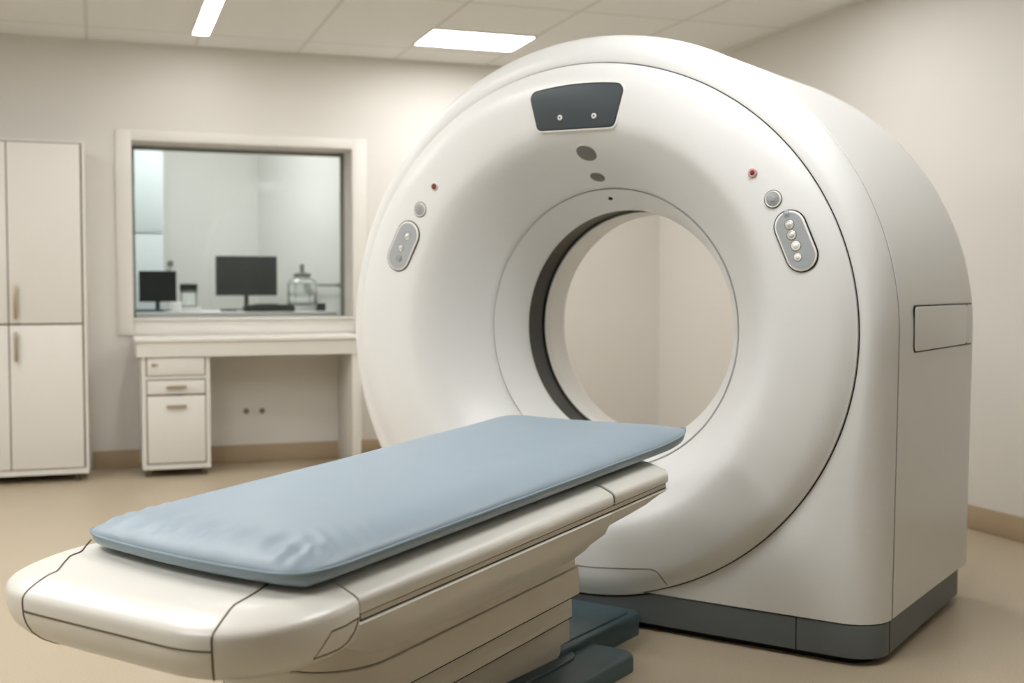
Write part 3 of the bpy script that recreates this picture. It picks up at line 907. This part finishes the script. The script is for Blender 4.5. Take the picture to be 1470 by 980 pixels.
# jar with black lid
j = thing('storage_jar', 'clear jar with black lid between the two monitors', 'jar', (.565, 7.940, CZ))
b_ = bmesh.new(); lathe(b_, [(.050, .028), (.053, .034), (.053, .135), (.046, .142), (.043, .142), (.050, .133), (.050, .036), (0, .034)], 28); link('glass', b_, M['clear'], j, 40)
b_ = bmesh.new(); lathe(b_, [(.056, .136), (.057, .146), (.055, .176), (0, .178)], 28); link('lid', b_, M['black'], j, 40)
b_ = bmesh.new(); prism(b_, rrect(-.075, .075, -.05, .05, .01), 0, .028, bev=.004); link('jar_base', b_, M['white'], j, 40)
# glass flask with stopper
fl = thing('glass_flask', 'round shouldered glass bottle with grey stopper right of the larger monitor', 'bottle', (1.275, 7.960, CZ))
b_ = bmesh.new(); lathe(b_, [(.080, .034), (.086, .040), (.086, .155), (.078, .178), (.055, .192), (.035, .197), (.032, .197), (.052, .186), (.075, .174), (.082, .154), (.082, .043), (0, .040)], 32); link('glass', b_, M['clear'], fl, 50)
b_ = bmesh.new(); lathe(b_, [(.036, .196), (.052, .200), (.052, .214), (.030, .222), (.014, .226), (.012, .250), (.016, .262), (.010, .272), (0, .274)], 24); link('stopper', b_, M['frame'], fl, 50)
b_ = bmesh.new()
for z_ in (.05, .105, .158):
    tube(b_, [(.0875*math.cos(2*PI*k/32), .0875*math.sin(2*PI*k/32), z_) for k in range(32)], .0025, closed=True, n=6)
for a in (0, 90, 180, 270): tube(b_, [(.0885*math.cos(R(a+20)), .0885*math.sin(R(a+20)), z_) for z_ in (.036, .16)], .0025, n=6)
link('wire_cage', b_, M['frame'], fl, 50)
b_ = bmesh.new(); prism(b_, rrect(-.095, .095, -.07, .07, .01), 0, .034, bev=.004); link('bottle_base', b_, M['white'], fl, 40)
fl.scale = (1.14, 1.14, 1.14); fl.location.x = 1.300
b_ = bmesh.new(); box(b_, 1.375, 1.43, 7.800, 7.860, CZ, CZ+.052, bev=.004)
small('black_box', 'small black box at the right end of the worktop', 'box', b_, M['black'])
b_ = bmesh.new(); prism(b_, [(x+.335, y+7.800) for x, y in rrect(-.11, .07, -.04, .04, .01)], CZ, CZ+.016, bev=.003)
small('tablet', 'flat dark tablet in front of the smaller monitor', 'tablet', b_, M['black'])
b_ = bmesh.new(); lathe(b_, [(.030, 0), (.034, .01), (.036, .062), (.033, .064), (.030, .012), (0, .010)], 24, Matrix.Translation((.475, 7.780, CZ)))
small('white_cup', 'small white cup between the smaller monitor and the jar', 'cup', b_, M['white'])
# gooseneck tap standing at the right, wall hook at the left
tp = thing('wall_rail', 'thin grey horizontal rail on the right wall of the control room', 'rail', (1.509, 8.20, 1.07), math.atan2(YB+WT-CB, .57))
b_ = bmesh.new(); tube(b_, [(-.35, -.04, 0), (.35, -.04, 0)], .008); link('bar', b_, M['frame'], tp)
for x_ in (-.25, .2):
    b_ = bmesh.new(); lathe(b_, [(.018, 0), (.018, .01), (.01, .04)], 16, Matrix.Translation((x_, 0, 0)) @ Matrix.Rotation(PI/2, 4, 'X')); link('bracket', b_, M['frame'], tp)
b_ = bmesh.new(); lathe(b_, [(.022, 0), (.022, .01), (.008, .014), (.008, .04), (.018, .05), (0, .055)], 18, Matrix.Translation((.525, CB, 1.235)) @ Matrix.Rotation(PI/2, 4, 'X'))
small('wall_hook', 'small grey knob on the far wall above the smaller monitor', 'hook', b_, M['frame'])
wc = thing('wall_cupboard', 'pale blue grey tall cupboard seen at the left through the window', 'cupboard', (.46, CB, 0))
link('body', C_(-1.0, 0, -.42, -.002, 0, 2.05, bev=.004), M['ctrl_cab'], wc)
for (z0, z1) in ((.06, 1.43), (1.44, 2.03)): 
    d = link('door', C_(-.42, -.012, -.438, -.42, z0, z1, bev=.003), M['ctrl_cab'], wc)
    hz = 1.2 if z0 < 1 else 1.55
    b_ = bmesh.new(); box(b_, -.395, -.383, -.462, -.45, hz, hz+.12, bev=.003); box(b_, -.394, -.384, -.451, -.437, hz+.01, hz+.02); box(b_, -.394, -.384, -.451, -.437, hz+.10, hz+.11)
    link('door_handle', b_, M['frame'], d, 40)

# ------------------------------------------------------------------ world, camera
w = bpy.data.worlds.new('world'); S.world = w; w.use_nodes = True
w.node_tree.nodes['Background'].inputs[0].default_value = (.9, .9, .92, 1)
w.node_tree.nodes['Background'].inputs[1].default_value = .3
cd = bpy.data.cameras.new('camera'); cam = bpy.data.objects.new('camera', cd); COL.objects.link(cam)
cd.sensor_fit = 'HORIZONTAL'; cd.sensor_width = 36
cd.lens = 1703.27/1470*36
cam.location = (0, 0, 1.05)
cam.rotation_euler = (R(90-2.5763), 0, R(-19.3))
cd.clip_start = .05
cd.dof.use_dof = True; cd.dof.focus_distance = 2.75; cd.dof.aperture_fstop = 3.0
S.camera = cam
S.view_settings.view_transform = 'Standard'; S.view_settings.look = 'None'
S.view_settings.gamma = 1; S.view_settings.use_curve_mapping = False
S.view_settings.exposure = .32
